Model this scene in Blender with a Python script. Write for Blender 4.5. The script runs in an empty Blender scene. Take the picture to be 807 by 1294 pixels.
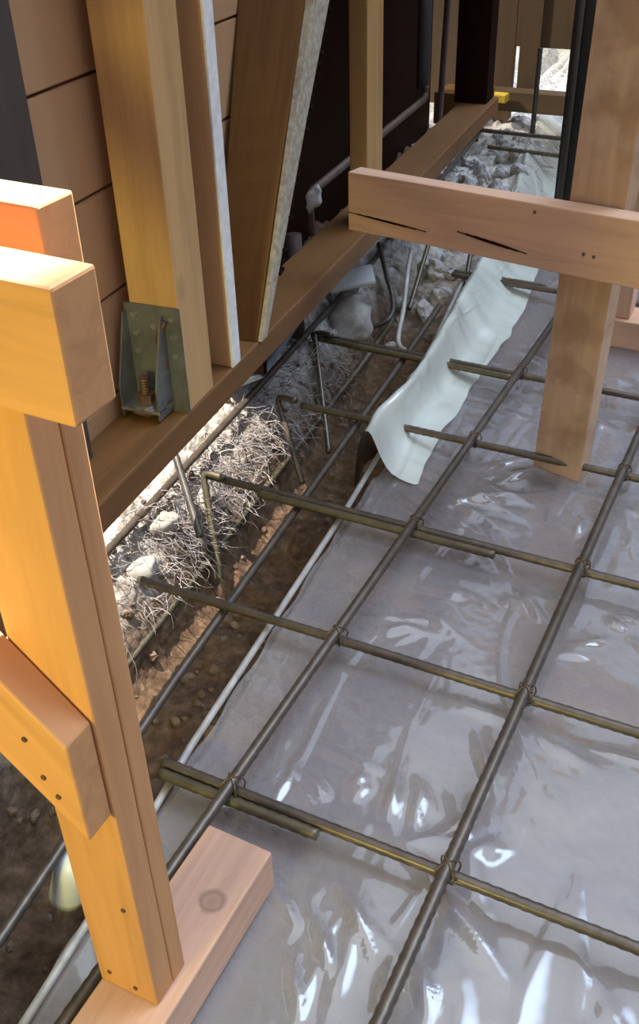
import bpy, bmesh, math, random
from mathutils import Vector, Matrix, Euler, noise
random.seed(7)
sc = bpy.context.scene
col = sc.collection
V = Vector

# ------------------------------------------------------------------ frames
# slab frame: x across the slab, y away along the rebar, z up, rebar mat at z = 0
# wall frame: u out of the wall, v along it, runs at a slight angle to the slab
WO = V((-.335, 0, 0))
WD = V((-.09, 1, 0)).normalized()
WN = V((WD.y, -WD.x, 0))
WROT = math.atan2(WD.y, WD.x) - math.pi / 2
def W(u, v, z=0.0): return WO + WN * u + WD * v + V((0, 0, z))
def UV(x, y):
    d = V((x, y, 0)) - WO
    return d.dot(WN), d.dot(WD)

# ------------------------------------------------------------------ materials
def new_mat(name):
    m = bpy.data.materials.new(name); m.use_nodes = True
    nt = m.node_tree; nt.nodes.clear()
    return m, nt, nt.nodes, nt.links
def node(nt, kind, **kw):
    n = nt.nodes.new(kind)
    for k, v in kw.items():
        if k in n.inputs: n.inputs[k].default_value = v
        else: setattr(n, k, v)
    return n
def ramp(nt, stops):
    r = nt.nodes.new('ShaderNodeValToRGB')
    els = r.color_ramp.elements
    els[0].position, els[0].color = stops[0][0], (*stops[0][1], 1)
    els[1].position, els[1].color = stops[-1][0], (*stops[-1][1], 1)
    for p, c in stops[1:-1]:
        e = els.new(p); e.color = (*c, 1)
    return r
def sc3(c, k): return tuple(min(1, max(0, x * k)) for x in c)

def wood(name, base, dark=.72, light=1.15, rough=.62, knots=.5, grain=1.0, stain=None, stain_amt=.0, spec=.3, knot_at=None):
    """sawn timber, grain along the local z axis"""
    m, nt, N, L = new_mat(name)
    out = node(nt, 'ShaderNodeOutputMaterial'); b = node(nt, 'ShaderNodeBsdfPrincipled', Roughness=rough)
    b.inputs['Specular IOR Level'].default_value = spec
    tc = node(nt, 'ShaderNodeTexCoord'); oi = node(nt, 'ShaderNodeObjectInfo')
    off = node(nt, 'ShaderNodeVectorMath', operation='MULTIPLY_ADD')
    cmb = node(nt, 'ShaderNodeCombineXYZ')
    L.new(oi.outputs['Random'], cmb.inputs['X']); L.new(oi.outputs['Random'], cmb.inputs['Z'])
    L.new(cmb.outputs[0], off.inputs[0]); off.inputs[1].default_value = (7, 7, 13)
    L.new(tc.outputs['Object'], off.inputs[2])
    mp = node(nt, 'ShaderNodeMapping'); mp.inputs['Scale'].default_value = (1, 1, .07)
    L.new(off.outputs[0], mp.inputs['Vector'])
    n1 = node(nt, 'ShaderNodeTexNoise', Scale=34 * grain, Detail=5.0, Roughness=.6, Distortion=.6)
    L.new(mp.outputs[0], n1.inputs['Vector'])
    n2 = node(nt, 'ShaderNodeTexNoise', Scale=5.0, Detail=3.0)
    mp2 = node(nt, 'ShaderNodeMapping'); mp2.inputs['Scale'].default_value = (1, 1, .35)
    L.new(off.outputs[0], mp2.inputs['Vector']); L.new(mp2.outputs[0], n2.inputs['Vector'])
    mx = node(nt, 'ShaderNodeMath', operation='MULTIPLY_ADD'); mx.inputs[1].default_value = .55
    L.new(n1.outputs['Fac'], mx.inputs[0])
    m2 = node(nt, 'ShaderNodeMath', operation='MULTIPLY'); m2.inputs[1].default_value = .45
    L.new(n2.outputs['Fac'], m2.inputs[0]); L.new(m2.outputs[0], mx.inputs[2])
    r = ramp(nt, [(.3, sc3(base, dark)), (.5, base), (.68, sc3(base, light))])
    L.new(mx.outputs[0], r.inputs['Fac'])
    colr = r.outputs['Color']
    # knots
    mp3 = node(nt, 'ShaderNodeMapping'); mp3.inputs['Scale'].default_value = (1, 1, .55)
    L.new(off.outputs[0], mp3.inputs['Vector'])
    vo = node(nt, 'ShaderNodeTexVoronoi', Scale=5.5); L.new(mp3.outputs[0], vo.inputs['Vector'])
    kr = ramp(nt, [(.045, (1, 1, 1)), (.11, (0, 0, 0))]); L.new(vo.outputs['Distance'], kr.inputs['Fac'])
    km = node(nt, 'ShaderNodeMath', operation='MULTIPLY'); km.inputs[1].default_value = knots
    L.new(kr.outputs['Color'], km.inputs[0])
    mk = node(nt, 'ShaderNodeMixRGB'); L.new(km.outputs[0], mk.inputs['Fac']); L.new(colr, mk.inputs['Color1'])
    mk.inputs['Color2'].default_value = (*sc3(base, .42), 1)
    colr = mk.outputs['Color']
    if stain:
        ns = node(nt, 'ShaderNodeTexNoise', Scale=9.0, Detail=4.0); L.new(off.outputs[0], ns.inputs['Vector'])
        sr = ramp(nt, [(.48, (0, 0, 0)), (.64, (1, 1, 1))]); L.new(ns.outputs['Fac'], sr.inputs['Fac'])
        sm = node(nt, 'ShaderNodeMath', operation='MULTIPLY'); sm.inputs[1].default_value = stain_amt
        L.new(sr.outputs['Color'], sm.inputs[0])
        ms = node(nt, 'ShaderNodeMixRGB'); L.new(sm.outputs[0], ms.inputs['Fac']); L.new(colr, ms.inputs['Color1'])
        ms.inputs['Color2'].default_value = (*stain, 1); colr = ms.outputs['Color']
    if knot_at:
        ds = node(nt, 'ShaderNodeVectorMath', operation='DISTANCE'); ds.inputs[1].default_value = knot_at; L.new(tc.outputs['Object'], ds.inputs[0])
        nd = node(nt, 'ShaderNodeTexNoise', Scale=60.0); L.new(tc.outputs['Object'], nd.inputs['Vector'])
        ma = node(nt, 'ShaderNodeMath', operation='MULTIPLY_ADD'); ma.inputs[1].default_value = .008
        L.new(nd.outputs['Fac'], ma.inputs[0]); L.new(ds.outputs['Value'], ma.inputs[2])
        mr_ = node(nt, 'ShaderNodeMapRange'); mr_.inputs['From Max'].default_value = .04; L.new(ma.outputs[0], mr_.inputs['Value'])
        kr2 = ramp(nt, [(.0, (.75, .75, .75)), (.38, (.5, .5, .5)), (.52, (.9, .9, .9)), (.72, (0, 0, 0))]); L.new(mr_.outputs[0], kr2.inputs['Fac'])
        mk2 = node(nt, 'ShaderNodeMixRGB'); L.new(kr2.outputs[0], mk2.inputs['Fac']); L.new(colr, mk2.inputs['Color1'])
        mk2.inputs['Color2'].default_value = (*sc3(base, .45), 1); colr = mk2.outputs['Color']
    L.new(colr, b.inputs['Base Color'])
    bp = node(nt, 'ShaderNodeBump', Strength=.25, Distance=.004); L.new(n1.outputs['Fac'], bp.inputs['Height'])
    L.new(bp.outputs[0], b.inputs['Normal']); L.new(b.outputs[0], out.inputs[0])
    return m

def plain(name, c, rough=.5, metal=0.0, c2=None, scale=20, bump=.0, spec=.5):
    m, nt, N, L = new_mat(name)
    out = node(nt, 'ShaderNodeOutputMaterial'); b = node(nt, 'ShaderNodeBsdfPrincipled', Roughness=rough, Metallic=metal)
    b.inputs['Specular IOR Level'].default_value = spec
    tc = node(nt, 'ShaderNodeTexCoord')
    n = node(nt, 'ShaderNodeTexNoise', Scale=scale, Detail=5.0, Roughness=.65); L.new(tc.outputs['Object'], n.inputs['Vector'])
    r = ramp(nt, [(.35, c), (.65, c2 or sc3(c, .75))]); L.new(n.outputs['Fac'], r.inputs['Fac'])
    L.new(r.outputs['Color'], b.inputs['Base Color'])
    if bump:
        bp = node(nt, 'ShaderNodeBump', Strength=bump, Distance=.004); L.new(n.outputs['Fac'], bp.inputs['Height'])
        L.new(bp.outputs[0], b.inputs['Normal'])
    L.new(b.outputs[0], out.inputs[0])
    return m

M = {}
M['fir'] = wood('fresh_fir', (.58, .275, .11), knots=.35)
M['fir_pink'] = wood('pinkish_fir', (.60, .36, .23), knots=.5)
M['fir_stained'] = wood('stained_fir', (.56, .36, .22), knots=.6, stain=(.30, .15, .07), stain_amt=.55)
M['sill'] = wood('brown_sill', (.155, .068, .019), knots=.2, dark=.6)
M['stud'] = wood('wall_stud', (.50, .29, .12), knots=.35)
M['stud_tan'] = wood('tan_stud', (.46, .27, .13), knots=.2)
M['plank'] = wood('sheathing_plank', (.46, .26, .13), knots=.0, grain=.6, dark=.88, light=1.07)
M['old'] = wood('old_lath_stud', (.145, .064, .016), knots=.2, dark=.6, spec=.15)
M['dark'] = wood('dark_wood_shade', (.016, .006, .003), knots=.1, spec=.04)  # dark wood, with the cavity's shade put into its near-black colour
M['ochre'] = wood('ochre_stud', (.38, .21, .07), knots=.2)
M['grey_wood'] = wood('weathered_grey_wood', (.06, .048, .038), knots=.2)
M['far_wood'] = wood('far_brown_wood', (.10, .06, .03), knots=.2)
M['paint'] = plain('white_paint', (.78, .76, .72), .55, c2=(.62, .58, .52), scale=30)
M['plaster'] = plain('old_plaster', (.44, .39, .29), .9, c2=(.27, .22, .15), scale=60, bump=.6)
M['galv'] = plain('galvanised_steel', (.27, .28, .28), .38, .65, c2=(.16, .165, .165), scale=14, bump=.1)
M['zinc'] = plain('bright_zinc', (.65, .65, .62), .28, .9, c2=(.45, .45, .43), scale=40)
M['rust'] = plain('rusty_bolt', (.20, .10, .06), .6, .4, c2=(.10, .06, .045), scale=60)
M['rebar'] = plain('rebar_steel', (.085, .066, .05), .38, .45, c2=(.13, .10, .075), scale=30, bump=.2)
M['rebar_pale'] = plain('pale_bar', (.46, .43, .39), .5, .1, c2=(.32, .29, .26), scale=25)
M['rebar_olive'] = plain('olive_bar', (.135, .11, .065), .42, .4, c2=(.085, .068, .042), scale=25)
M['rebar_dark'] = plain('dark_bar', (.05, .045, .04), .5, .3, c2=(.09, .075, .06), scale=30)
M['wire'] = plain('tie_wire_steel', (.20, .13, .08), .5, .6)
M['pipe'] = plain('brown_pipe', (.16, .10, .065), .5, .2, c2=(.10, .065, .045))
M['pipe_grey'] = plain('grey_pipe', (.13, .13, .13), .5, .1)
M['pipe_mauve'] = plain('mauve_pipe', (.16, .10, .09), .55, .1)
M['root'] = plain('dry_root', (.44, .40, .40), .85, c2=(.20, .16, .14), scale=15)
M['root_pale'] = plain('pale_root', (.70, .62, .48), .8, c2=(.5, .42, .3), scale=15)
M['white_plastic'] = plain('white_pvc', (.80, .80, .77), .35, c2=(.72, .72, .69), scale=8)
M['rock'] = plain('pale_rock', (.46, .43, .42), .9, c2=(.27, .25, .24), scale=22, bump=.5)
M['clod'] = plain('tan_clod', (.20, .135, .09), .95, c2=(.11, .07, .045), scale=30, bump=.6)
M['cement'] = plain('pale_cement', (.42, .39, .34), .9, c2=(.22, .19, .16), scale=18, bump=.4)
M['bluegrey'] = plain('blue_grey_board', (.23, .27, .31), .7, c2=(.15, .17, .19), scale=14)
M['leaf'] = plain('sunlit_pale_leaf', (.85, .80, .74), .7, c2=(.60, .54, .46), scale=60)  # sunlight on the leaf is put into this near-white colour
M['yellow'] = plain('yellow_paint', (.72, .50, .05), .6, c2=(.55, .36, .03))
M['cream'] = plain('cream_stucco', (.85, .82, .68), .9, c2=(.75, .74, .62), scale=3)
M['black'] = plain('black_steel', (.012, .011, .010), .6)

def soil_mat():
    m, nt, N, L = new_mat('soil')
    out = node(nt, 'ShaderNodeOutputMaterial'); b = node(nt, 'ShaderNodeBsdfPrincipled', Roughness=.95)
    b.inputs['Specular IOR Level'].default_value = .15
    tc = node(nt, 'ShaderNodeTexCoord'); at = node(nt, 'ShaderNodeAttribute', attribute_name='gravel')
    a2 = node(nt, 'ShaderNodeAttribute', attribute_name='subbase')
    n = node(nt, 'ShaderNodeTexNoise', Scale=26.0, Detail=8.0, Roughness=.7); L.new(tc.outputs['Object'], n.inputs['Vector'])
    v = node(nt, 'ShaderNodeTexVoronoi', Scale=42.0); L.new(tc.outputs['Object'], v.inputs['Vector'])
    earth = ramp(nt, [(.32, (.05, .029, .017)), (.5, (.105, .062, .036)), (.7, (.18, .115, .072))]); L.new(n.outputs['Fac'], earth.inputs['Fac'])
    grav = ramp(nt, [(.30, (.13, .105, .085)), (.46, (.56, .52, .46)), (.7, (.80, .76, .70))]); L.new(n.outputs['Fac'], grav.inputs['Fac'])
    base = ramp(nt, [(.3, (.27, .20, .16)), (.7, (.34, .26, .21))]); L.new(n.outputs['Fac'], base.inputs['Fac'])
    m1 = node(nt, 'ShaderNodeMixRGB'); L.new(at.outputs['Fac'], m1.inputs['Fac']); L.new(earth.outputs[0], m1.inputs['Color1']); L.new(grav.outputs[0], m1.inputs['Color2'])
    m2 = node(nt, 'ShaderNodeMixRGB'); L.new(a2.outputs['Fac'], m2.inputs['Fac']); L.new(m1.outputs[0], m2.inputs['Color1']); L.new(base.outputs[0], m2.inputs['Color2'])
    L.new(m2.outputs[0], b.inputs['Base Color'])
    ad = node(nt, 'ShaderNodeMath', operation='SUBTRACT'); L.new(n.outputs['Fac'], ad.inputs[0]); L.new(v.outputs['Distance'], ad.inputs[1])
    bp = node(nt, 'ShaderNodeBump', Strength=.7, Distance=.012); L.new(ad.outputs[0], bp.inputs['Height'])
    L.new(bp.outputs[0], b.inputs['Normal']); L.new(b.outputs[0], out.inputs[0])
    return m
M['soil'] = soil_mat()

def film_mat(name, milk, tint, gloss_rough=.075, bump=.34):
    """clear polyethylene film: mostly see-through, a little milky, glossy"""
    m, nt, N, L = new_mat(name)
    out = node(nt, 'ShaderNodeOutputMaterial')
    tc = node(nt, 'ShaderNodeTexCoord')
    # long soft wrinkles in two directions + crinkles
    def wr(rot, scl, sc_, det, lo, hi):
        mp = node(nt, 'ShaderNodeMapping'); mp.inputs['Rotation'].default_value = (0, 0, rot); mp.inputs['Scale'].default_value = scl
        L.new(tc.outputs['Object'], mp.inputs['Vector'])
        n = node(nt, 'ShaderNodeTexNoise', Scale=sc_, Detail=det, Roughness=.45, Distortion=.9); L.new(mp.outputs[0], n.inputs['Vector'])
        s = node(nt, 'ShaderNodeMath', operation='SUBTRACT'); s.inputs[1].default_value = .5; L.new(n.outputs['Fac'], s.inputs[0])
        a = node(nt, 'ShaderNodeMath', operation='ABSOLUTE'); L.new(s.outputs[0], a.inputs[0])
        r = ramp(nt, [(lo, (1, 1, 1)), (hi, (0, 0, 0))]); r.color_ramp.interpolation = 'EASE'; L.new(a.outputs[0], r.inputs['Fac'])
        return r.outputs['Color']
    w1 = wr(math.radians(70), (1, .22, 1), 3.2, 1.0, .0, .05)
    w2 = wr(math.radians(-15), (1, .25, 1), 4.0, 1.0, .0, .045)
    nm = node(nt, 'ShaderNodeTexNoise', Scale=2.6, Detail=1.0); L.new(tc.outputs['Object'], nm.inputs['Vector'])
    mr = ramp(nt, [(.45, (0, 0, 0)), (.6, (1, 1, 1))]); L.new(nm.outputs['Fac'], mr.inputs['Fac'])
    mixw = node(nt, 'ShaderNodeMixRGB'); L.new(mr.outputs[0], mixw.inputs['Fac']); L.new(w1, mixw.inputs['Color1']); L.new(w2, mixw.inputs['Color2'])
    nf = node(nt, 'ShaderNodeTexNoise', Scale=9.0, Detail=2.0); L.new(tc.outputs['Object'], nf.inputs['Vector'])
    hs = node(nt, 'ShaderNodeMath', operation='MULTIPLY_ADD'); hs.inputs[1].default_value = .7
    L.new(nf.outputs['Fac'], hs.inputs[0])
    wm = node(nt, 'ShaderNodeMath', operation='MULTIPLY'); wm.inputs[1].default_value = .55; L.new(mixw.outputs[0], wm.inputs[0])
    L.new(wm.outputs[0], hs.inputs[2])
    bp = node(nt, 'ShaderNodeBump', Strength=bump, Distance=.02); L.new(hs.outputs[0], bp.inputs['Height'])
    tr = node(nt, 'ShaderNodeBsdfTransparent'); tr.inputs['Color'].default_value = (.93, .93, .93, 1)
    df = node(nt, 'ShaderNodeBsdfDiffuse'); df.inputs['Color'].default_value = (*tint, 1); L.new(bp.outputs[0], df.inputs['Normal'])
    m1 = node(nt, 'ShaderNodeMixShader'); m1.inputs[0].default_value = milk
    L.new(tr.outputs[0], m1.inputs[1]); L.new(df.outputs[0], m1.inputs[2])
    gl = node(nt, 'ShaderNodeBsdfGlossy', Roughness=gloss_rough); gl.inputs['Color'].default_value = (1, 1, 1, 1); L.new(bp.outputs[0], gl.inputs['Normal'])
    fr = node(nt, 'ShaderNodeFresnel', IOR=1.55); L.new(bp.outputs[0], fr.inputs['Normal'])
    fm = node(nt, 'ShaderNodeMath', operation='MULTIPLY', use_clamp=True); fm.inputs[1].default_value = 1.8; L.new(fr.outputs[0], fm.inputs[0])
    m2 = node(nt, 'ShaderNodeMixShader'); L.new(fm.outputs[0], m2.inputs[0]); L.new(m1.outputs[0], m2.inputs[1]); L.new(gl.outputs[0], m2.inputs[2])
    L.new(m2.outputs[0], out.inputs[0])
    return m
M['film'] = film_mat('clear_film', .22, (.66, .63, .64))
M['film_fold'] = film_mat('lit_layered_film', .72, (.74, .76, .66), .25, .4)  # layered film; the light it catches is also put into the whiter tint

# ------------------------------------------------------------------ builders
def mesh_obj(name, verts, faces, mat, parent=None, smooth=False, loc=None, rot=None):
    me = bpy.data.meshes.new(name); me.from_pydata([tuple(v) for v in verts], [], faces); me.validate(); me.update()
    bm = bmesh.new(); bm.from_mesh(me); bmesh.ops.recalc_face_normals(bm, faces=bm.faces); bm.to_mesh(me); bm.free()
    o = bpy.data.objects.new(name, me); col.objects.link(o)
    if mat: me.materials.append(mat)
    if smooth:
        for p in me.polygons: p.use_smooth = True
    if parent: o.parent = parent
    if loc is not None: o.location = loc
    if rot is not None: o.rotation_euler = rot
    return o
def tag(o, label=None, cat=None, group=None, kind=None):
    if label: o['label'] = label
    if cat: o['category'] = cat
    if group: o['group'] = group
    if kind: o['kind'] = kind
    return o
def empty(name, loc, rz=0.0):
    o = bpy.data.objects.new(name, None); col.objects.link(o); o.empty_display_size = .1
    o.location = loc; o.rotation_euler = (0, 0, rz); return o

def hexa_board(name, bot, top, mat, parent=None, n=10, wob=.0008, bev=.003, rel=None, seed=0):
    """a board lofted between two 4-point ends, edges bevelled; local z runs along the grain"""
    bot = [V(p) for p in bot]; top = [V(p) for p in top]
    cb = sum(bot, V()) / 4; ct = sum(top, V()) / 4
    ax = (ct - cb); Ln = ax.length; ax.normalize()
    xr = (bot[1] - bot[0]); xr = (xr - ax * xr.dot(ax)).normalized(); yr = ax.cross(xr)
    mw = Matrix((xr, yr, ax)).transposed()          # local -> world
    inv = mw.transposed()
    vs, fs = [], []
    for i in range(n + 1):
        t = i / n
        for k in range(4):
            p = inv @ (bot[k].lerp(top[k], t) - cb)
            if 0 < i < n:
                p += V((noise.noise(V((seed + k, t * 3, 1))), noise.noise(V((seed + k, t * 3, 5))), 0)) * wob
            vs.append(p)
    for i in range(n):
        for k in range(4):
            a = i * 4 + k; b_ = i * 4 + (k + 1) % 4
            fs.append((a, b_, b_ + 4, a + 4))
    fs.append((3, 2, 1, 0)); fs.append(tuple(n * 4 + k for k in range(4)))
    o = mesh_obj(name, vs, fs, mat)
    bm = bmesh.new(); bm.from_mesh(o.data)
    ed = [e for e in bm.edges if len(e.link_faces) == 2 and e.calc_face_angle(0) > .6]
    bmesh.ops.bevel(bm, geom=ed, offset=bev, segments=2, affect='EDGES', profile=.5)
    bm.to_mesh(o.data); bm.free()
    m4 = mw.to_4x4(); m4.translation = cb
    if parent:
        pm = Matrix.Translation(parent.location) @ parent.rotation_euler.to_matrix().to_4x4()
        o.parent = parent; m4 = pm.inverted() @ m4
    o.location = m4.to_translation(); o.rotation_euler = m4.to_euler()
    return o
def box_board(name, x0, x1, y0, y1, z0, z1, mat, axis='z', f=None, **kw):
    """axis-aligned board in frame f (default slab), grain along axis"""
    f = f or (lambda a, b, c: V((a, b, c)))
    if axis == 'z':
        q = [(x0, y0), (x1, y0), (x1, y1), (x0, y1)]
        return hexa_board(name, [f(a, b, z0) for a, b in q], [f(a, b, z1) for a, b in q], mat, **kw)
    if axis == 'x':
        q = [(y0, z0), (y1, z0), (y1, z1), (y0, z1)]
        return hexa_board(name, [f(x0, a, b) for a, b in q], [f(x1, a, b) for a, b in q], mat, **kw)
    q = [(x0, z0), (x1, z0), (x1, z1), (x0, z1)]
    return hexa_board(name, [f(a, y0, b) for a, b in q], [f(a, y1, b) for a, b in q], mat, **kw)

def tube_data(path, rad, seg=8, step=None, ribs=False, cap=True):
    pts = [V(p) for p in path]
    if step:
        q = []
        for a, b in zip(pts[:-1], pts[1:]):
            k = max(1, int((b - a).length / step))
            q += [a.lerp(b, i / k) for i in range(k)]
        q.append(pts[-1]); pts = q
    vs, fs = [], []
    t0 = (pts[1] - pts[0]).normalized()
    up = V((0, 0, 1)) if abs(t0.z) < .9 else V((1, 0, 0))
    nx = t0.cross(up).normalized()
    for i, p in enumerate(pts):
        t = (pts[min(i + 1, len(pts) - 1)] - pts[max(i - 1, 0)]).normalized()
        nx = (nx - t * nx.dot(t)).normalized(); ny = t.cross(nx)
        r = rad(i / (len(pts) - 1)) if callable(rad) else rad
        if ribs and i % 2: r *= 1.13
        for k in range(seg):
            a = 2 * math.pi * k / seg
            rr = r * (1.08 if ribs and k in (0, seg // 2) else 1)
            vs.append(p + (nx * math.cos(a) + ny * math.sin(a)) * rr)
    n = len(pts)
    for i in range(n - 1):
        for k in range(seg):
            fs.append((i * seg + k, i * seg + (k + 1) % seg, (i + 1) * seg + (k + 1) % seg, (i + 1) * seg + k))
    if cap: fs.append(tuple(range(seg))[::-1]); fs.append(tuple((n - 1) * seg + k for k in range(seg)))
    return vs, fs
class MB:
    def __init__(s): s.v, s.f = [], []
    def add(s, vf):
        k = len(s.v); s.v += list(vf[0]); s.f += [tuple(i + k for i in f) for f in vf[1]]
    def tube(s, path, rad, **kw): s.add(tube_data(path, rad, **kw))
    def box(s, c, d, R=None):
        c = V(c); vs = []
        for x in (-.5, .5):
            for y in (-.5, .5):
                for z in (-.5, .5):
                    p = V((x * d[0], y * d[1], z * d[2])); vs.append(c + (R @ p if R else p))
        s.add((vs, [(0, 1, 3, 2), (4, 6, 7, 5), (0, 4, 5, 1), (2, 3, 7, 6), (0, 2, 6, 4), (1, 5, 7, 3)]))
    def build(s, name, mat, parent=None, loc=None, rot=None, smooth=False, bev=0, origin=None):
        v = s.v
        if origin is not None: v = [V(p) - V(origin) for p in v]; loc = origin
        o = mesh_obj(name, v, s.f, mat, parent, smooth, loc, rot)
        if bev:
            bm = bmesh.new(); bm.from_mesh(o.data)
            bmesh.ops.bevel(bm, geom=[e for e in bm.edges if e.calc_face_angle(0) > .6], offset=bev, segments=2, affect='EDGES')
            bm.to_mesh(o.data); bm.free()
        return o
def smooth_path(pts, n=6):
    P = [V(p) for p in pts]; P = [P[0] * 2 - P[1]] + P + [P[-1] * 2 - P[-2]]
    out = []
    for i in range(1, len(P) - 2):
        for k in range(n):
            t = k / n; a, b, c, d = P[i - 1:i + 3]
            out.append(.5 * (2 * b + (c - a) * t + (2 * a - 5 * b + 4 * c - d) * t * t + (3 * b - a - 3 * c + d) * t ** 3))
    out.append(P[-2]); return out
def round_elbow(pts, r=.04, n=5):
    P = [V(p) for p in pts]; out = [P[0]]
    for a, b, c in zip(P[:-2], P[1:-1], P[2:]):
        d1 = (a - b).normalized(); d2 = (c - b).normalized()
        p, q = b + d1 * r, b + d2 * r
        for k in range(n + 1):
            t = k / n; out.append(p * (1 - t) ** 2 + b * 2 * t * (1 - t) + q * t * t)
    out.append(P[-1]); return out

# ------------------------------------------------------------------ ground
def lerp_tab(tab, x):
    if x <= tab[0][0]: return tab[0][1]
    for (a, b), (c, d) in zip(tab[:-1], tab[1:]):
        if x <= c: return b + (d - b) * (x - a) / (c - a)
    return tab[-1][1]
def fbm(x, y, s, o=3):
    t, a = 0, 1
    for i in range(o): t += a * noise.noise(V((x * s, y * s, 3.7 * i))); s *= 2.1; a *= .5
    return t
EDGE = [(-2, .20), (-.4, .205), (0, .213), (.9, .228), (1.2, .245), (2.3, .27), (3.2, .24), (4.4, .12)]   # slab edge, in u
def ground_h(u, v):
    e = lerp_tab(EDGE, v)
    deep = lerp_tab([(-2, -.30), (1.9, -.30), (2.5, -.13), (3.2, -.03), (4.3, .0), (5, -.02)], v)
    prof = lerp_tab([(-.9, .05), (-.40, .03), (-.30, .005), (-.25, -.045), (-.18, min(-.02, deep * .3)), (-.13, deep * .55), (-.095, deep * .92), (-.03, deep), (e - .09, deep), (e - .015, -.105), (e, -.105)], u)
    r = 0.0
    if u < e - .01:
        k = 1.0 if u < e - .08 else .5
        r = .03 * fbm(u, v, 5) * k + .02 * abs(fbm(u + 9, v, 14, 2)) * k
        if u < -.1: r += .02 * fbm(u, v, 22, 2)
        if v > 2.3: r += .05 * abs(fbm(u, v, 7, 3))
    return prof + r
def axis_list(segs):
    out = []
    for a, b, s in segs:
        n = max(1, round((b - a) / s)); out += [a + (b - a) * i / n for i in range(n)]
    out.append(segs[-1][1]); return out
ul = axis_list([(-3, -1, .25), (-1, -.45, .05), (-.45, .34, .0125), (.34, 3.6, .16)])
vl = axis_list([(-2, -.7, .1), (-.7, 2.5, .0145), (2.5, 4.6, .025), (4.6, 9.5, .3)])
gv, gf, grav, sub = [], [], [], []
for v in vl:
    for u in ul:
        p = W(u, v, ground_h(u, v)); gv.append(p)
        e = lerp_tab(EDGE, v)
        g = lerp_tab([(-.27, 1), (-.20, .7), (-.15, .12), (-.11, 0)], u)
        if v > 1.25: g *= lerp_tab([(-.36, 0), (-.29, 1)], u)  # ground kept dark inside the cavity, its shade put into the colour
        g = max(g, lerp_tab([(2.2, 0), (2.8, .75), (4.2, .9), (4.6, 1)], v) if -.3 < u < e - .02 or v > 3.7 else 0)
        if v < 1.5: g *= .55 + .9 * max(0, fbm(u, v, 4, 2) + .3)
        grav.append(min(1, max(0, g))); sub.append(1.0 if u > e - .012 else 0.0)
nu_ = len(ul)
for j in range(len(vl) - 1):
    for i in range(nu_ - 1):
        a = j * nu_ + i; gf.append((a, a + 1, a + nu_ + 1, a + nu_))
ground = mesh_obj('floor', gv, gf, M['soil'], smooth=True)
for nm_, dat in (('gravel', grav), ('subbase', sub)):
    at = ground.data.attributes.new(nm_, 'FLOAT', 'POINT'); at.data.foreach_set('value', dat)
tag(ground, 'bare earth with a dug footing trench and pale gravel bank', kind='structure')
def gz(p):
    u, v = UV(p[0], p[1]); return ground_h(u, v)

# ------------------------------------------------------------------ plastic film on the slab bed
def film_h(x, y):
    z = -.062 + .006 * fbm(x, y, 2.2, 2)
    # long creases pulled from the timber prop and across the bays
    for cx, cy, ang, ln, amp, wd in CREASE:
        dx, dy = x - cx, y - cy
        if dx * dx + dy * dy > (ln + .1) ** 2: continue
        c, s = math.cos(ang), math.sin(ang)
        t = dx * c + dy * s; w = -dx * s + dy * c + .015 * math.sin(t * 6 + cx * 20)
        if abs(t) < ln: z += amp * math.exp(-(w / wd) ** 2) * math.cos(t / ln * math.pi / 2) ** 2
    return z
rc = random.Random(3)
CREASE = []
for i in range(45):
    cx, cy = rc.uniform(-.05, 1.1), rc.uniform(-.6, 2.2)
    base = rc.choice([-.35, -.2, 1.9, 2.2, .5])
    CREASE.append((cx, cy, base + rc.uniform(-.35, .35), rc.uniform(.06, .24), rc.uniform(.004, .009), rc.uniform(.010, .022)))
PULLS = [(0.05, 0.085, -1.47, 0.046), (0.128, 0.101, -0.66, 0.049), (0.19, 0.135, 0.98, 0.031), (0.259, 0.119, -1.3, 0.069), (0.305, 0.117, -1.06, 0.062), (0.381, 0.114, 0.87, 0.047), (0.179, -0.15, -0.72, 0.056), (0.269, -0.201, -1.02, 0.119), (0.244, -0.26, -1.03, 0.068), (0.297, -0.124, -0.64, 0.095), (0.443, -0.165, -0.88, 0.07), (0.101, 1.144, 0.45, 0.18), (0.141, 1.28, 0.61, 0.12), (0.075, 0.575, 0.12, 0.131), (0.066, 0.555, 0.55, 0.063), (0.334, 0.76, -0.68, 0.091), (0.283, 0.75, -0.07, 0.034), (0.348, 1.115, -1.11, 0.082), (0.148, 0.719, -0.21, 0.057), (0.51, 0.766, -0.49, 0.039), (0.426, 0.108, 1.25, 0.04), (0.454, 0.643, 0.22, 0.069), (0.005, 0.869, 0.18, 0.082)]      # pulled creases: centre, direction, half length
for k, (cx, cy, an, ln_) in enumerate(PULLS):
    for q in range(3):
        CREASE.append((cx + rc.uniform(-.03, .03) * q, cy + rc.uniform(-.03, .03) * q, an + rc.uniform(-.3, .3) * q, ln_ * rc.uniform(.8, 1.3), rc.uniform(.004, .008), rc.uniform(.007, .012)))
for k in range(5):
    CREASE.append((.05 - .02 * k, 1.2 - .055 * k, -.22 - .06 * k, .30, .007, .012))
xs = axis_list([(0, .9, .008), (.9, 3.0, .05)])
ys = axis_list([(-1.5, -.6, .05), (-.6, 1.7, .008), (1.7, 2.4, .0125), (2.4, 4.3, .04)])
fv, ff = [], []
for y in ys:
    v = y
    for s in xs:
        p = W(lerp_tab(EDGE, v), v); x0 = p.x - .004 * (1 + math.sin(y * 31)) if y < 1.1 else p.x
        x = x0 + s; z = film_h(x, y)
        z = max(z, -.096)
        fv.append(V((x, y, z)))
nx_ = len(xs)
for j in range(len(ys) - 1):
    for i in range(nx_ - 1):
        a = j * nx_ + i; ff.append((a, a + 1, a + nx_ + 1, a + nx_))
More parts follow.
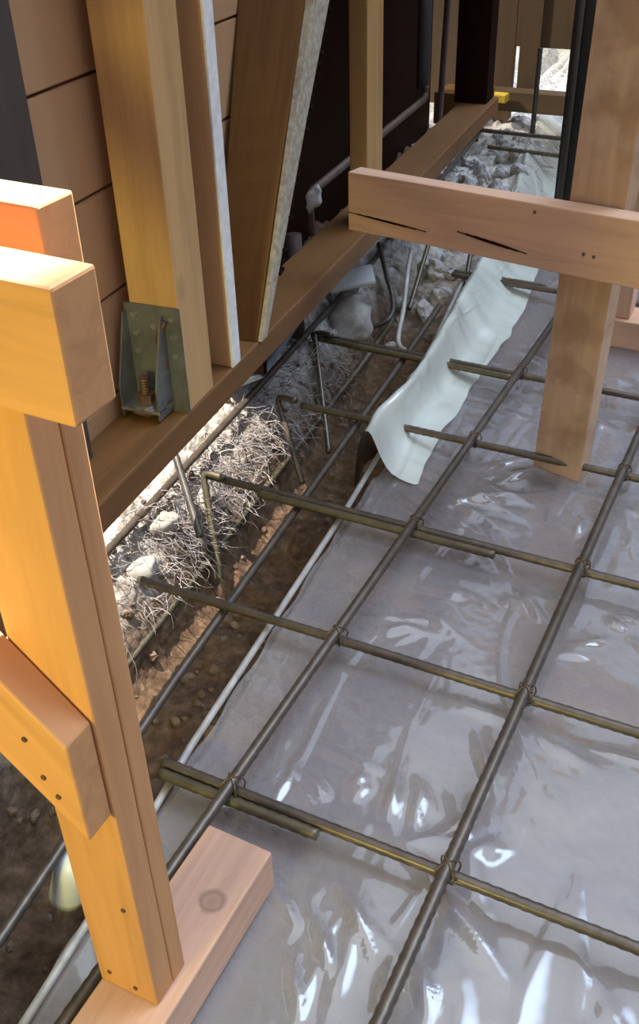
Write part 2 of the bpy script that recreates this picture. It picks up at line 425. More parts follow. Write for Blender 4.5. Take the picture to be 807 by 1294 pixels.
film = mesh_obj('plastic_sheet', fv, ff, M['film'], smooth=True)
def face_up(o):
    if sum(p.normal.z * p.area for p in o.data.polygons) < 0: o.data.flip_normals()
face_up(film); face_up(ground)
tag(film, 'clear wrinkled plastic sheet lying on the ground under the rebar grid', 'plastic sheet')
# edge of the sheet turned up and bunched along the trench, from the middle of the trench onwards
bv, bf = [], []
ysf = axis_list([(1.10, 2.6, .02), (2.6, 4.6, .05)])
for y in ysf:
    xb = lerp_tab([(1.1, -.175), (1.33, -.203), (1.6, -.215), (2.3, -.24), (3.1, -.36), (4.5, -.62)], y) + .012 * fbm(y, 2, 6, 2)
    xt = lerp_tab([(1.1, -.222), (1.25, -.25), (1.4, -.225), (1.72, -.262), (2.2, -.33), (3.1, -.45), (4.5, -.74)], y) + .014 * fbm(y, 7, 5, 2)
    hh = lerp_tab([(1.1, .085), (1.3, .075), (1.7, .07), (2.3, .055), (4.5, .06)], y) + .015 * fbm(y, 1, 4, 2)
    prof = [(xb + .09, film_h(xb + .09, y) + .003), (xb + .03, -.05), (xb, -.035), (xb * .5 + xt * .5, .5 * hh - .01), (xt + .012, hh - .004), (xt, hh), (xt - .014, hh - .006), (xt - .03, hh - .05), (xt - .04, -.12)]
    for k, (x, z) in enumerate(prof):
        bv.append(V((x + .006 * fbm(y, k, 11, 2), y, z + .004 * fbm(y, k + 5, 13, 2))))
n9 = 9
for j in range(len(ysf) - 1):
    for k in range(n9 - 1):
        a = j * n9 + k; bf.append((a, a + 1, a + n9 + 1, a + n9))
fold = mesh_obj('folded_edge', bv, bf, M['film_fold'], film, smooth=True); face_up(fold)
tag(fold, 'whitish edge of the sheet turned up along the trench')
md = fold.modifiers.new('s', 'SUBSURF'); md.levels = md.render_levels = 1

# ------------------------------------------------------------------ house wall on the left (wall frame)
SILL_T = .385
sill = box_board('sill_beam', -.14, 0, -.75, 3.45, .32, SILL_T, M['sill'], 'y', W, n=40, wob=.002, bev=.005)
tag(sill, 'long brown timber sill beam carrying the house wall above the trench', 'beam')
# horizontal sheathing boards behind the studs: one wall surface
mb = MB(); z = .232
RW = Matrix.Rotation(WROT, 3, 'Z')
mb.box(W(-.151, .67, .2), (.02, 1.14, .06), Matrix.Rotation(WROT, 3, 'Z'))  # hidden skirt strip added to keep the beam out of the trench
while z < 2.3:
    for (va, vb) in ((.10, 1.24),):
        mb.box(W(-.151, (va + vb) / 2, z + .0985), (.02, vb - va, .196), RW)
    z += .2015
mb.box(W(-.170, .67, 1.25), (.016, 1.14, 2.0), RW)  # backing sheet added to stop light leaking through the board seams
wl = mb.build('wall_left', M['plank'], bev=.0025)
# grain along the boards: give the wall's own axes length along z
tag(wl, 'horizontal tan sheathing boards nailed behind the studs', kind='structure')

post = box_board('wall_post', -.112, -.002, .545, .660, SILL_T, 2.3, M['stud'], 'z', W, n=16, wob=.0015)
tag(post, 'thick yellow timber post with the steel bracket, standing on the sill beam', 'post')
st = empty('wall_stud', W(-.06, .775, SILL_T), WROT)
box_board('stud_body', -.142, -.006, .757, .797, SILL_T, 2.3, M['stud_tan'], 'z', W, parent=st, n=14)
e_ = box_board('painted_edge', -.006, -.0005, .7565, .7975, SILL_T, 2.3, M['paint'], 'z', W, parent=st, n=20, wob=.0012, bev=.001)
tag(e_, 'white painted front edge')
tag(st, 'tan stud with a white painted edge, right beside the bracketed post', 'stud')
# leaning stud with plaster keys
ln = empty('leaning_stud', W(-.05, .91, SILL_T), WROT)
def rise(p, q, t): return p.lerp(q, t)
b0 = [W(-.11, .885, SILL_T), W(-.005, .895, SILL_T), W(-.005, .932, SILL_T), W(-.11, .925, SILL_T)]
t0 = [W(-.14, 1.20, 1.07), W(-.005, 1.262, 1.07), W(.005, 1.40, 1.07), W(-.14, 1.34, 1.07)]
K = 1.9
tt = [a + (b - a) * K for a, b in zip(b0, t0)]
hexa_board('stud_body', b0, tt, M['old'], parent=ln, n=20, wob=.003)
f0 = [W(-.004, .897, SILL_T), W(.008, .899, SILL_T), W(.008, .93, SILL_T), W(-.004, .931, SILL_T)]
f1 = [W(-.004, 1.270, 1.07), W(.016, 1.275, 1.07), W(.018, 1.375, 1.07), W(.004, 1.388, 1.07)]
ff1 = [a + (b - a) * K for a, b in zip(f0, f1)]
pe = hexa_board('plaster_edge', f0, ff1, M['plaster'], parent=ln, n=30, wob=.004); tag(pe, 'pale crusty plaster left on the front edge')
mb = MB(); rp = random.Random(5)
for i in range(44):
    t = .10 + i * .0165
    c = (f0[2].lerp(ff1[2], t) + f0[3].lerp(ff1[3], t)) / 2
    mb.box(c + V((rp.uniform(-.004, .004), .007, 0)), (.014 + rp.uniform(0, .01), .016 + rp.uniform(0, .012), .009), Matrix.Rotation(rp.uniform(-.4, .4), 3, 'X'))
lk = mb.build('plaster_keys', M['dark'], None, bev=.002)
lk.parent = ln; pm = Matrix.Translation(ln.location) @ ln.rotation_euler.to_matrix().to_4x4()
mi = pm.inverted(); lk.location = mi.to_translation(); lk.rotation_euler = mi.to_euler()
tag(lk, 'row of dark plaster keys along the far edge')
tag(ln, 'brown stud leaning to the right with a pale crusty plaster edge', 'stud')
s3 = box_board('wall_stud', -.062, -.008, 1.715, 1.855, SILL_T, 2.3, M['ochre'], 'z', W, n=12)
tag(s3, 'ochre upright stud in front of the dark cavity, behind the crossbar end', 'stud')
s5 = box_board('wall_stud', -.16, -.02, 3.30, 3.42, SILL_T, 2.3, M['dark'], 'z', W, n=8)
tag(s5, 'dark upright stud at the far end of the sill beam', 'stud')
cp = box_board('corner_post', -.150, -.10, .20, .325, SILL_T, 2.3, M['grey_wood'], 'z', W, n=10)
tag(cp, 'dark grey weathered post at the left edge of the sheathing boards', 'post')

# near-black sheets and a lid added to keep the wall cavity dark
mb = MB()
mb.box(W(-.50, 2.66, 1.12), (.03, 2.88, 2.44), RW); mb.box(W(-.72, .4, .55), (.03, 2.2, 1.5), RW); mb.box(W(-.30, -1.6, 1.12), (.03, 3.34, 2.44), RW)  # second box is an added sun blocker, third added to shade the slab

mb.box(W(-.335, 1.255, 1.2), (.36, .02, 2.2), RW)  # cross sheet added to keep the under-house spot off the sill
o = mb.build('cavity_shade_back', M['dark'], bev=.002); tag(o, 'near black sheets added for the darkness of the open wall cavity', kind='structure')
mb = MB(); mb.box(W(-.27, .65, 2.32), (.62, 7.6, .03), RW)  # unseen lid added to shut light out of the cavity from above
o = mb.build('light_block_lid', M['dark']); tag(o, 'unseen lid added to keep light out of the wall cavity', kind='structure')
mb = MB(); mb.box(W(-.01, 2.3, 1.85), (.02, 2.3, .9), RW); mb.box(W(-.01, -1.6, 1.85), (.02, 3.34, .9), RW)  # unseen upper wall added to shade the slab and darken film reflections
o = mb.build('wall_upper', M['dark']); tag(o, 'unseen dark siding added above the open studs to shade the slab', kind='structure')

# ------------------------------------------------------------------ hold-down bracket on the post
hd = empty('hold_down_bracket', W(-.075, .545, SILL_T), WROT)     # local: x = u, y = v, z up
hx = lambda u, v, z: (u + .075 + .014, v - .545, z - SILL_T)
mb = MB(); mb.box(hx(-.075, .5425, .5), (.126, .004, .235)); mb.build('back_plate', M['galv'], hd, bev=.001)
for u, nm in ((-.136, 'side_flange'), (-.052, 'side_flange')):
    vs = [hx(u, .541, .392), hx(u, .541, .60), hx(u, .528, .60), hx(u, .478, .46), hx(u, .478, .392)]
    vs2 = [(a + .004, b, c) for a, b, c in vs]
    n = 5; fs = [tuple(range(n)), tuple(range(n, 2 * n))[::-1]] + [(i, (i + 1) % n, n + (i + 1) % n, n + i) for i in range(n)]
    mesh_obj(nm, vs + vs2, fs, M['galv'], hd)
mb = MB(); mb.box(hx(-.092, .508, .41), (.088, .066, .007)); mb.build('seat_plate', M['zinc'], hd, bev=.0015)
# the washer, domed nut, anchor rod
def disc(c, r, h, seg=20): return tube_data([V(c), V(c) + V((0, 0, h))], r, seg=seg)
mb = MB(); mb.add(disc(hx(-.092, .506, .414), .03, .006)); wsh = mb.build('washer', M['zinc'], hd)
mb = MB(); mb.add(disc(hx(-.092, .506, .42), .019, .018, 6)); mb.build('nut', M['rust'], hd)
mb = MB(); mb.tube([hx(-.092, .506, .30), hx(-.092, .506, .474)], .009, seg=10, step=.003, ribs=True); mb.build('anchor_rod', M['rust'], hd)
mb = MB(); mb.tube(smooth_path([hx(-.045, .535, .59), hx(-.06, .53, .55), hx(-.052, .53, .50), hx(-.06, .532, .45)]), .006, seg=6)
mb.build('rust_streak_strap', M['rust'], hd)
for (u, z) in ((-.115, .595), (-.03, .595), (-.115, .555), (-.03, .555), (-.072, .575), (-.03, .515), (-.115, .515)):
    mb = MB(); c = hx(u, .5405, z); mb.tube([c, (c[0], c[1] - .005, c[2])], .0065, seg=6); mb.build('screw', M['zinc'], hd)
# cup-shaped base shell bulging under the seat
vs, fs = [], []
for i in range(7):
    a = i / 6 * math.pi / 2
    for k in range(13):
        b_ = math.pi + k / 12 * math.pi
        vs.append(hx(-.092 + .05 * math.cos(a * .8) * math.cos(b_), .538 + .07 * math.cos(a * .8) * math.sin(b_), .414 - .026 * math.sin(a)))
for i in range(6):
    for k in range(12):
        a = i * 13 + k; fs.append((a, a + 1, a + 14, a + 13))
mesh_obj('base_cup', vs, fs, M['zinc'], hd, smooth=True)
tag(hd, 'galvanised steel hold-down bracket with anchor bolt, screwed to the yellow wall post', 'bracket')

# ------------------------------------------------------------------ pipes in the dark cavity
def pipe(name, pts, r, mat, label, cat='pipe', rr=.04, seg=10):
    mb = MB(); mb.tube(round_elbow(pts, rr), r, seg=seg)
    o = mb.build(name, mat, smooth=True, origin=pts[0]); tag(o, label, cat); return o
pipe('water_pipe', [W(-.25, 1.86, .29), W(-.25, 1.86, .425), W(-.25, 3.18, .425), W(-.25, 3.18, .47)], .014, M['pipe'], 'thin brown pipe running level through the dark wall cavity, elbow at each end')
pipe('drain_pipe', [W(-.27, 3.2, 2.3), W(-.27, 3.2, .455)], .028, M['pipe_grey'], 'upright dark grey pipe ending above the thin brown pipe')
pipe('conduit', [W(-.25, 2.75, .13), W(-.25, 3.40, .20), W(-.25, 3.47, .75), W(-.25, 3.49, 2.3)], .014, M['pipe_mauve'], 'mauve bent conduit curving upward in the far wall cavity', rr=.09)
pipe('pipe_stub', [W(-.25, 1.715, .0), W(-.25, 1.72, .34)], .025, M['pipe_mauve'], 'short reddish pipe stub standing behind the leaning stud', rr=.01)
pipe('iron_pipe', [W(-.22, 1.62, .18), W(-.22, 2.75, .11)], .02, M['rebar_olive'], 'olive brown pipe lying low behind the sill beam')
pipe('iron_pipe', [W(-.28, 2.9, .08), W(-.28, 4.15, .075)], .024, M['pipe'], 'dark pipe lying low in the far end of the wall cavity')
# leaf scrap in the cavity, its sunlight put into the pale colour
mbv = []; rl = random.Random(2)
pv, pf = [], []
for i in range(7):
    t = i / 6; w = .028 * math.sin(math.pi * min(.97, t * .85 + .1))
    for k in (-1, -.3, .3, 1):
        pv.append(V((w * k + .006 * rl.uniform(-1, 1), .012 * rl.uniform(-1, 1), .09 * t)))
for i in range(6):
    for k in range(3): pf.append((i * 4 + k, i * 4 + k + 1, i * 4 + k + 5, i * 4 + k + 4))
lf = mesh_obj('leaf_scrap', pv, pf, M['leaf'], loc=W(-.215, 1.765, .395), rot=(.2, .35, WROT + 1.0), smooth=True)
md = lf.modifiers.new('t', 'SOLIDIFY'); md.thickness = .002
tag(lf, 'small crumpled leaf scrap, coloured white as if sunlit, stuck beside the brown pipe elbow', 'scrap')

# ------------------------------------------------------------------ left shoring frame
fr = empty('shoring_trestle', V((.075, -.37, .03)))
box_board('post_board', .024, .122, -.411, -.371, .031, 1.075, M['fir'], parent=fr, n=14, seed=1)
box_board('post_board', .026, .1225, -.3705, -.340, .031, 1.075, M['fir'], parent=fr, n=14, seed=4)
hexa_board('rail', [V((-.95, -.436, 1.036)), V((-.95, -.384, 1.036)), V((-.95, -.384, 1.146)), V((-.95, -.436, 1.146))],
           [V((.236, -.474, 1.036)), V((.236, -.422, 1.036)), V((.236, -.422, 1.146)), V((.236, -.474, 1.146))], M['fir'], parent=fr, n=14, seed=9)
hexa_board('rail', [V((-.95, -.29, 1.035)), V((-.95, -.245, 1.035)), V((-.95, -.245, 1.146)), V((-.95, -.29, 1.146))],
           [V((.112, -.338, 1.035)), V((.112, -.288, 1.035)), V((.112, -.288, 1.146)), V((.112, -.338, 1.146))], M['fir'], parent=fr, n=14, seed=12)
# diagonal brace nailed on the near face, end cut plumb
d = V((-.72, 0, .69)).normalized(); Lb = 1.2
q0 = [V((.119, -.455, .455)), V((.119, -.412, .455)), V((.119, -.412, .610)), V((.119, -.455, .610))]
q1 = [p + d * Lb for p in q0]
hexa_board('brace', q0, q1, M['fir'], parent=fr, n=12, seed=20)
def nail(parent, p, nrm, r=.0035):
    mb = MB(); mb.tube([V(p) - V(nrm) * .002, V(p) + V(nrm) * .0012], r, seg=8)
    vs = [v - parent.location for v in mb.v]
    return mesh_obj('nail', vs, mb.f, M['rust'], parent)
for p in ((.09, -.456, .52), (.075, -.456, .545), (.062, -.456, .60), (.045, -.412, .065), (.088, -.412, .055), (.10, -.412, .25)):
    nail(fr, p, (0, -1, 0))
tag(fr, 'yellow fir shoring trestle with doubled post, two rails and diagonal brace, at left', 'timber support')
# base block under it
bl = hexa_board('base_block', [V((.022, -.64, -.06)), V((.142, -.64, -.06)), V((.142, -.64, .03)), V((.022, -.64, .03))],
                [V((.024, -.113, -.06)), V((.146, -.116, -.06)), V((.146, -.116, .03)), V((.024, -.113, .03))], None, n=10, bev=.004)
bl.data.materials.append(wood('knotty_fir', (.60, .35, .23), knots=.0, knot_at=tuple(bl.matrix_basis.inverted() @ V((.104, -.234, .03)))))
tag(bl, 'pinkish wooden base block with a round knot under the left doubled post', 'wood block')

# ------------------------------------------------------------------ right shoring prop with its crossbar
YAW = math.radians(-12.8)
pr = empty('shoring_prop', V((.168, 1.319, -.06)))
ex = V((math.cos(YAW), math.sin(YAW), 0)); ey = V((-math.sin(YAW), math.cos(YAW), 0))
def P_(a, b, z): return V((.168, 1.319, 0)) + ex * a + ey * b + V((.018 * (z + .06), 0, z))
box_board('post', 0, .135, 0, .058, -.06, 1.35, M['fir_stained'], f=P_, parent=pr, n=16, wob=.002, seed=31)
YB = math.radians(-11.5)
bx = V((math.cos(YB), math.sin(YB), 0)); by = V((-math.sin(YB), math.cos(YB), 0))
CB = V((.155, 1.255, 0)) + bx * -.567
def B_(a, b, z): return CB + bx * a + by * b + V((0, 0, z + .024 * a))
box_board('crossbar', 0, 1.35, 0, .055, .504, .655, M['fir_pink'], axis='x', f=B_, parent=pr, n=16, wob=.002, seed=37)
mb = MB(); 
tag(pr, 'tall stained timber prop with a level pinkish crossbar nailed across it', 'timber prop')
for a, z in ((.66, .56), (.685, .558), (.80, .57), (.53, .635)):
    nail(pr, B_(a, -.001, z), -by, .004)
# long drying cracks in the crossbar
def crack(a0, z0, a1, z1, w):
    mb = MB(); n = 8
    for s in range(n):
        t, t2 = s / n, (s + 1) / n
        c = B_(a0 + (a1 - a0) * (t + t2) / 2, .0, z0 + (z1 - z0) * (t + t2) / 2)
        ang = math.atan2(z1 - z0, a1 - a0)
        mb.box(c, ((a1 - a0) / n * 1.02, .003, w * math.sin(math.pi * (s + .7) / (n + .4))), Matrix.Rotation(YB, 3, 'Z') @ Matrix.Rotation(-ang, 3, 'Y'))
    mesh_obj('crack', [v - pr.location for v in mb.v], mb.f, M['dark'], pr)
crack(.0, .552, .24, .540, .005); crack(.33, .556, .52, .535, .007)

# farther prop behind it, on a block
fb = box_board('base_block', .12, .42, 2.13, 2.26, -.06, .035, M['fir_pink'], axis='x', n=6)
tag(fb, 'short wooden block on the plastic behind the stained prop', 'wood block')
fp = box_board('rear_prop', .13, .235, 2.15, 2.24, .036, 1.35, M['fir_pink'], n=12)
tag(fp, 'orange timber prop mostly hidden behind the stained prop', 'timber prop')
bp_ = box_board('steel_post', -.25, -.165, 2.98, 3.06, -.06, 1.6, M['black'], n=6)
tag(bp_, 'black upright post seen just left of the stained prop', 'post')
pipe('thin_pipe', [V((-.215, 2.93, -.06)), V((-.215, 2.93, 1.5))], .012, M['grey_wood'], 'thin dark grey pipe standing against the black post', rr=.01)

# ------------------------------------------------------------------ rebar
RB = .0098
def bar(name, pts, label, r=RB, mat='rebar', ties=(), cat='rebar', ribs=True, group=None, step=.011):
    mb = MB(); mb.tube(pts, r, seg=8, step=step, ribs=ribs)
    o = mb.build(name, M[mat], smooth=True, origin=V(pts[0])); tag(o, label, cat, group)
    for t in ties:
        t = V(t); m2 = MB()
        for s in (-.5, .5):
            ring = []
            for k in range(13):
                a = 2 * math.pi * k / 12
                ring.append(t - V(pts[0]) + V((math.cos(a) * .017 * (1 if s > 0 else -1), math.cos(a) * .017, .0105 + math.sin(a) * .023)))
            m2.tube(ring, .0016, seg=5, cap=False)
        m2.tube([t - V(pts[0]) + V((.012, -.012, .03)), t - V(pts[0]) + V((.022, -.024, .045))], .0018, seg=5)
        m2.build('tie_wire', M['wire'], o)
    return o
ZT = -.021
LX = (0.0, .406)
def cross(y, x0, x1, dy0=0, **kw):
    return [V((x0, y + dy0, ZT)), V((0, y, ZT)), V((.406, y, ZT)), V((x1, y + .004, ZT))]
bar('rebar', cross(0, -.15, 2.2), 'cross rebar nearest the camera, passing the end of the pink block', ties=[(0, 0, ZT), (.406, 0, ZT)])
bar('rebar', [V((-.14, -.024, ZT)), V((.18, -.022, ZT))], 'short lapped rebar alongside the nearest cross rebar', mat='rebar_olive')
bar('rebar', cross(.436, -.50, 2.2, -.008), 'second cross rebar from the camera', ties=[(0, .436, ZT), (.406, .436, ZT)])
bar('rebar', cross(.872, -.60, 2.2, -.004), 'third cross rebar from the camera', ties=[(0, .872, ZT), (.406, .872, ZT)])
bar('rebar', [V((-.42, .850, ZT)), V((.21, .849, ZT))], 'olive lapped rebar alongside the third cross rebar', mat='rebar_olive')
bar('rebar', cross(1.308, -.53, 2.2, .002), 'fourth cross rebar, running behind the foot of the stained prop', ties=[(0, 1.308, ZT), (.406, 1.308, ZT)])
bar('rebar', cross(1.744, -.72, 2.2, .012), 'fifth cross rebar, reaching back to the corner of the trench cage', ties=[(0, 1.744, ZT)])
bar('rebar', [V((-.705, 1.735, ZT)), V((-.02, 1.718, ZT))], 'olive lapped rebar alongside the fifth cross rebar', mat='rebar_olive')
bar('rebar', cross(2.42, -.47, 2.2, .01), 'sixth cross rebar, just under the crossbar')
bar('rebar', [V((-.47, 2.455, ZT)), V((-.12, 2.45, ZT))], 'short lapped rebar beside the sixth cross rebar', mat='rebar_olive')
bar('rebar', [V((0, -1.0, 0)), V((0, 3.3, 0))], 'left lengthwise rebar of the slab grid', r=.0105)
bar('rebar', [V((.406, -1.2, 0)), V((.406, 3.3, 0))], 'right lengthwise rebar of the slab grid', r=.0105)
# trench cage
bar('rebar', [W(-.236, .25, 0.0), W(-.228, 1.1, .0), W(-.226, 2.5, .0)], 'upper left trench rebar just under the sill beam')
bar('rebar', [W(.105, -.75, -.045), W(.09, .2, -.045), W(.105, 1.70, -.045), W(.10, 2.2, -.05)], 'lengthwise rebar over the middle of the trench')
bar('rebar', [W(-.125, .2, -.19), W(-.105, 1.9, -.19), W(-.10, 2.3, -.17)], 'lower trench rebar against the root covered bank', mat='rebar_olive')
bar('pale_rod', [W(.209, -.9, -.052), W(.213, -.3, -.052), W(.20, .055, -.052), W(.213, .9, -.052), W(.21, 1.29, -.05), W(.12, 2.49, -.045)],
    'thin pale rod lying along the trench edge of the plastic sheet', r=.0075, mat='rebar_pale', ribs=False, cat='rod')
legs = [((-.63, .80, .07), (-.485, .665, -.055), 'dark stirrup leg sloping down from beneath the sill beam, left of the olive leg', 'rebar_dark'),
        ((-.590, .855), (-.469, .71), 'olive stirrup leg crossing the third cross rebar above the roots', 'rebar_olive'),
        ((-.610, 1.300), (-.478, 1.197), 'stirrup leg sloping down from the fourth cross rebar', 'rebar'),
        ((-.705, 1.742), (-.485, 1.389), 'stirrup leg dropping from the corner at the fifth cross rebar', 'rebar')]
for (a, b, lab, mt) in legs:
    a3, b3 = V((a[0], a[1], a[2] if len(a) > 2 else -.002)), V((b[0], b[1], b[2] if len(b) > 2 else -.22))
    bar('rebar_stirrup', ([a3, b3] if len(a) > 2 else round_elbow([a3 + V((.07, -.004, .0)), a3, b3], .03)), lab, mat=mt, r=.0085, cat='stirrup')
bar('rebar_stirrup', smooth_path([V((-.80, 2.50, .03)), V((-.70, 2.33, .0)), V((-.62, 2.22, -.07)), V((-.60, 2.13, -.10)), V((-.66, 2.08, -.13))]), 'dark wavy stirrup end standing in the rubble under the crossbar', mat='rebar_dark', r=.008, cat='stirrup')
bar('rebar_stirrup', smooth_path([V((-.66, 2.50, .03)), V((-.62, 2.36, .0)), V((-.57, 2.2, -.08)), V((-.52, 2.03, -.13)), V((-.46, 1.98, -.14))]), 'pale grey bent stirrup standing right of the wavy one', mat='rebar_pale', r=.008, cat='stirrup')
bar('rebar_stirrup', [V((-.48, 2.70, .05)), V((-.42, 2.42, -.11))], 'short upright stirrup leg at the left end of the sixth cross rebar', mat='rebar', r=.008, cat='stirrup')
bar('rebar_stirrup', [V((-.63, 2.62, .04)), V((-.58, 2.28, -.12))], 'olive stirrup leg between the wavy and the pale stirrups', mat='rebar_olive', r=.008, cat='stirrup')
# far end
bar('rebar', [V((-.92, 4.00, .09)), V((-.42, 3.98, .09))], 'cross rebar in the far rubble below the far beam', mat='rebar')
bar('rebar', [V((-.80, 3.83, .06)), V((-.40, 3.80, .06))], 'farthest lower cross rebar half buried in the far rubble', mat='rebar_olive')
bar('rebar', [V((-.665, 4.12, .02)), V((-.665, 4.12, .46))], 'upright rebar standing in front of the bright far opening', mat='rebar_dark', r=.012)
bar('rebar', [V((-.93, 4.05, .02)), V((-.93, 4.05, .30))], 'slim upright rebar at the left of the far rubble', mat='rebar_dark', r=.008)
bar('rebar', [W(-.23, 2.5, .0), W(-.22, 4.1, .06)], 'trench rebar lying over the far rubble along the sill', mat='rebar')

# ------------------------------------------------------------------ roots and rubble
rr_ = random.Random(11)
def root_path(p, d, n, ln):
    pts = [V(p)]
    for i in range(n):
        d = (V(d) + V((rr_.uniform(-1, 1), rr_.uniform(-1, 1), rr_.uniform(-1, .7))) * .55).normalized()
        pts.append(pts[-1] + d * ln / n)
    return smooth_path(pts, 3)
mb = MB(); mb2 = MB()
for i in range(1300):
    v = rr_.choice([rr_.uniform(.35, 1.9), rr_.gauss(1.02, .16), rr_.gauss(.72, .1), rr_.gauss(1.45, .2)])
    u = rr_.uniform(-.26, -.125); z = ground_h(u, v) + rr_.uniform(-.005, .02)
    d = V((rr_.uniform(.1, 1), rr_.uniform(-.7, .7), rr_.uniform(-.6, .5)))
    tgt = mb if rr_.random() < .94 else mb2
    r0 = rr_.uniform(.0006, .0019)
    tgt.tube(root_path(W(u, v, z), d, 5, rr_.uniform(.03, .12)), lambda t, r0=r0: r0 * (1 - .7 * t), seg=4, cap=False)
rt = mb.build('roots', M['root'], smooth=True); tag(rt, 'mat of grey dry roots hanging on the trench bank below the sill', 'roots', kind='stuff')
r2 = mb2.build('pale_roots', M['root_pale'], rt, smooth=True)
tag(r2, 'paler straw coloured roots', kind='stuff')

def stone(p, r, sq, seed):
    bm = bmesh.new(); bmesh.ops.create_icosphere(bm, subdivisions=3, radius=1)
    R_ = Euler((seed * 1.3, seed * .7, seed * 2.1)).to_matrix()
    vs = []
    for v in bm.verts:
        k = 1 + .35 * noise.noise(v.co * 1.3 + V((seed * 3.1, 0, 0))) + .22 * noise.noise(v.co * 2.7 + V((0, seed, 0)))
        vs.append(R_ @ V((v.co.x * k, v.co.y * k * sq, v.co.z * k * .7)) * r + V(p))
    fs = [tuple(v.index for v in f.verts) for f in bm.faces]; bm.free(); return vs, fs
mb = MB()
for i in range(150):
    v = rr_.uniform(2.1, 4.3); u = rr_.uniform(-.34, lerp_tab(EDGE, v) - .05); r = rr_.uniform(.012, .045)
    mb.add(stone(W(u, v, ground_h(u, v) + r * .2), r, rr_.uniform(.6, 1), i * .37))
o = mb.build('rubble', M['rock'], smooth=False); tag(o, 'pale broken rubble filling the far end of the trench', 'rubble', kind='stuff')
mb = MB()
for i in range(230):
    v = rr_.uniform(-.6, 1.9); u = rr_.uniform(-.3, .17); r = rr_.uniform(.004, .016)
    mb.add(stone(W(u, v, ground_h(u, v) + r * .2), r, rr_.uniform(.6, 1), i * .53))
o = mb.build('loose_clods', M['clod'], smooth=False); tag(o, 'small brown earth clods scattered in the trench', 'clods', kind='stuff')
def rock(p, r, mat, label, sq=.8, seed=1.0, cat='stone'):
    vs, fs = stone((0, 0, 0), r, sq, seed)
    o = mesh_obj('stone' if cat == 'stone' else cat, vs, fs, mat, loc=p, smooth=True); tag(o, label, cat); return o
for (x, y, r, mt, lab, sd) in ((-.20, .235, .034, 'clod', 'tan lump of earth in the trench beside the pale rod, near the second cross rebar', 1.1),
                               (-.225, .15, .026, 'clod', 'smaller tan lump nearer the left post, in the trench', 2.2),
                               (-.60, .66, .05, 'cement', 'pale rounded lump below the sill beam among the roots', 3.3),
                               (-.57, .52, .042, 'cement', 'pale lump under the sill beam closest to the left post', 4.9),
                               (-.70, 1.98, .10, 'cement', 'large pale slab of broken cement below the sill, left of the wavy stirrup', 5.2)):
    rock(V((x, y, gz((x, y)) + r * .1)), r, M[mt], lab, .8, sd)
# flat white-blue fragment on that slab and a blue-grey board behind the sill
mb = MB(); mb.box((0, 0, 0), (.16, .12, .012)); o = mb.build('foam_sheet', M['white_plastic'], loc=V((-.70, 2.03, .075)), rot=(.15, -.2, .5), bev=.003)
tag(o, 'flat white scrap lying on the broken cement below the sill', 'scrap')
mb = MB(); mb.box((0, 0, 0), (.10, .55, .02)); o = mb.build('scrap_board', M['bluegrey'], loc=W(-.22, 1.52, .10), rot=(.1, -.5, WROT), bev=.003)
tag(o, 'blue grey scrap board lying behind the sill beam', 'board')
# white pipe end in the near trench
mb = MB(); c0 = V((-.215, -.235, -.16)); ax = V((.15, .25, .9)).normalized()
pts, rad = [], []
for i in range(10):
    t = i / 9; pts.append(c0 + ax * (.11 * t))
mb.tube(pts, lambda t: .034 * (1 if t < .55 else math.sqrt(max(.02, 1 - ((t - .55) / .45) ** 2 * .98))), seg=18)
o = mb.build('white_bottle', M['white_plastic'], smooth=True, origin=c0); tag(o, 'white rounded plastic cap in the trench, half hidden behind the left post', 'plastic cap')

# ------------------------------------------------------------------ far end
def far(name, x0, x1, y0, y1, z0, z1, mat, label, cat, axis='z'):
    o = box_board(name, x0, x1, y0, y1, z0, z1, mat, axis=axis, n=6); tag(o, label, cat); return o
mb = MB()
mb.box((-1.20, 4.62, .6), (.54, .03, 1.3)); mb.box((-.845, 4.60, .62), (.11, .03, 1.06)); mb.box((-.70, 4.62, .87), (.46, .03, 1.0)); mb.box((.0, 4.62, .62), (1.22, .03, 1.5))
o = mb.build('wall_far', M['far_wood'], bev=.002); tag(o, 'dark boarded far wall with two bright gaps', kind='structure')
far('far_beam', -1.02, -.50, 4.42, 4.52, .085, .185, M['far_wood'], 'brown beam crossing the far end below the bright opening', 'beam', 'x')
far('yellow_block', -1.01, -.88, 4.33, 4.40, .145, .185, M['yellow'], 'yellow painted wood end at the left of the far beam', 'wood block', 'x')
far('dark_timber', -1.15, -.90, 4.0, 4.2, .10, .25, M['old'], 'dark timber end lying against the sill at the far end', 'timber', 'x')
mb = MB(); mb.box((-1.2, 6.6, .7), (5, .06, 1.6)); o = mb.build('wall_outer', M['cream'], bev=.004); tag(o, 'pale sunlit wall beyond the far opening', kind='structure')

# ------------------------------------------------------------------ light
w = bpy.data.worlds.new('sky'); sc.world = w; w.use_nodes = True
nt = w.node_tree; nt.nodes.clear()
out = nt.nodes.new('ShaderNodeOutputWorld'); bg = nt.nodes.new('ShaderNodeBackground')
tc = nt.nodes.new('ShaderNodeTexCoord'); sp = nt.nodes.new('ShaderNodeSeparateXYZ')
nt.links.new(tc.outputs['Generated'], sp.inputs[0])
r = ramp(nt, [(0.0, (.11, .085, .065)), (.2, (.13, .115, .105)), (.5, (.27, .33, .44)), (.75, (1.0, 1.14, 1.42)), (1.0, (2.1, 2.3, 2.6))])
nt.links.new(sp.outputs['Z'], r.inputs['Fac'])
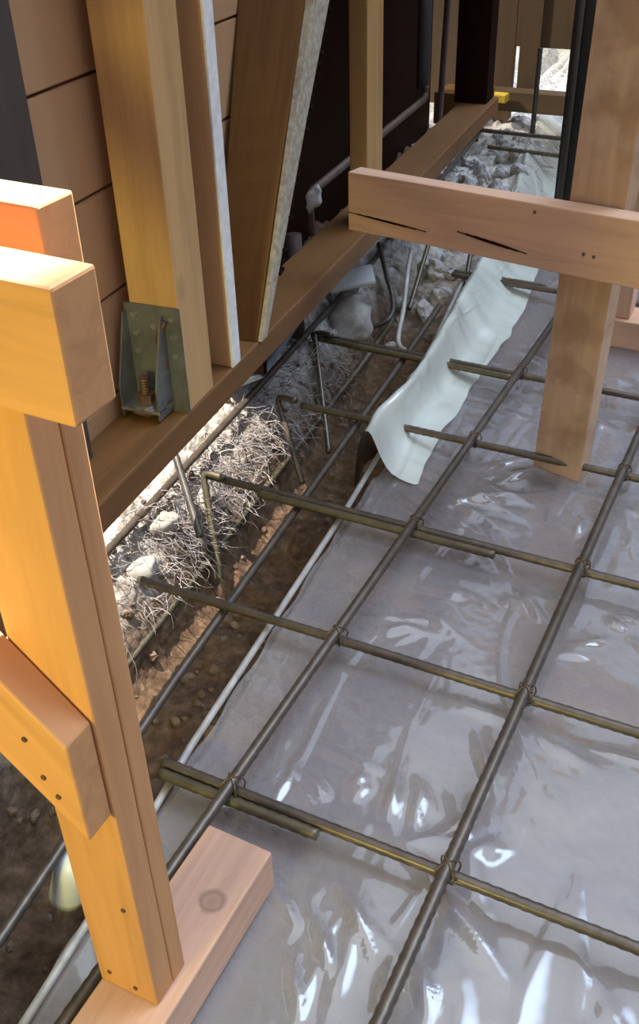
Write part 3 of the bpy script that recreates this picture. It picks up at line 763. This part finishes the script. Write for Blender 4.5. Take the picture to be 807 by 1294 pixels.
# bright patch added high in the sky to put streaks on the film
dp = nt.nodes.new('ShaderNodeVectorMath'); dp.operation = 'DOT_PRODUCT'; dp.inputs[1].default_value = V((.38, .42, .82)).normalized()
nrm = nt.nodes.new('ShaderNodeVectorMath'); nrm.operation = 'NORMALIZE'
nt.links.new(tc.outputs['Generated'], nrm.inputs[0]); nt.links.new(nrm.outputs[0], dp.inputs[0])
cl = ramp(nt, [(.945, (0, 0, 0)), (.985, (5.4, 7.0, 9.6))]); nt.links.new(dp.outputs['Value'], cl.inputs['Fac'])
ad = nt.nodes.new('ShaderNodeMixRGB'); ad.blend_type = 'ADD'; ad.inputs[0].default_value = 1
nt.links.new(r.outputs[0], ad.inputs[1]); nt.links.new(cl.outputs[0], ad.inputs[2]); nt.links.new(ad.outputs[0], bg.inputs['Color']); bg.inputs['Strength'].default_value = 1.0
nt.links.new(bg.outputs[0], out.inputs[0])
def light(name, kind, loc, aim, energy, color, **kw):
    l = bpy.data.lights.new(name, kind); l.energy = energy; l.color = color
    for k, v in kw.items(): setattr(l, k, v)
    o = bpy.data.objects.new(name, l); col.objects.link(o); o.location = loc
    o.rotation_euler = (V(aim) - V(loc)).to_track_quat('-Z', 'Y').to_euler(); return o
light('sun', 'SUN', (-4, -1, 4), (-4 + .72, -1 + .30, 4 - .62), 4.0, (1, .93, .80), angle=.01)
light('rail_top_spot', 'SPOT', (.1, 3.2, 5.92), (-.08, -.4, 1.12), 14000, (.82, .90, 1.0), spot_size=math.radians(6.2), spot_blend=.25, shadow_soft_size=.03)  # added spot standing in for sun on the rail tops
light('gravel_strip_spot', 'SPOT', W(-1.25, .30, 4.8), W(-.22, .80, 0), 3800, (1, .95, .86), spot_size=math.radians(21), spot_blend=.3, shadow_soft_size=.03)  # added spot standing in for sun on the gravel under the sill
light('warm_fill_spot', 'SPOT', (-.02, -1.75, .80), (.04, -.42, .64), 88, (.95, .86, .22), spot_size=math.radians(66), spot_blend=.5, shadow_soft_size=.12)  # added unseen spot that yellows the near faces of the left trestle

# ------------------------------------------------------------------ camera
cam = bpy.data.cameras.new('camera'); co = bpy.data.objects.new('camera', cam); col.objects.link(co); sc.camera = co
Rr = V((.8968, .4416, -.0263)).normalized(); Fw = V((-.37476617, .72680805, -.57558698)).normalized()
Rr = (Rr - Fw * Rr.dot(Fw)).normalized(); Up = Rr.cross(Fw)
m = Matrix((Rr, Up, -Fw)).transposed().to_4x4(); m.translation = V((.68871141, -.96270625, 1.40573988))
co.matrix_world = m
cam.sensor_fit = 'VERTICAL'; cam.sensor_height = 24; cam.lens = 24 * 1254.45 / 1294; cam.clip_start = .02

vs_ = sc.view_settings
sc.display_settings.display_device = 'sRGB'
vs_.view_transform = 'Standard'; vs_.look = 'None'; vs_.gamma = 1; vs_.use_curve_mapping = False; vs_.exposure = 0.0
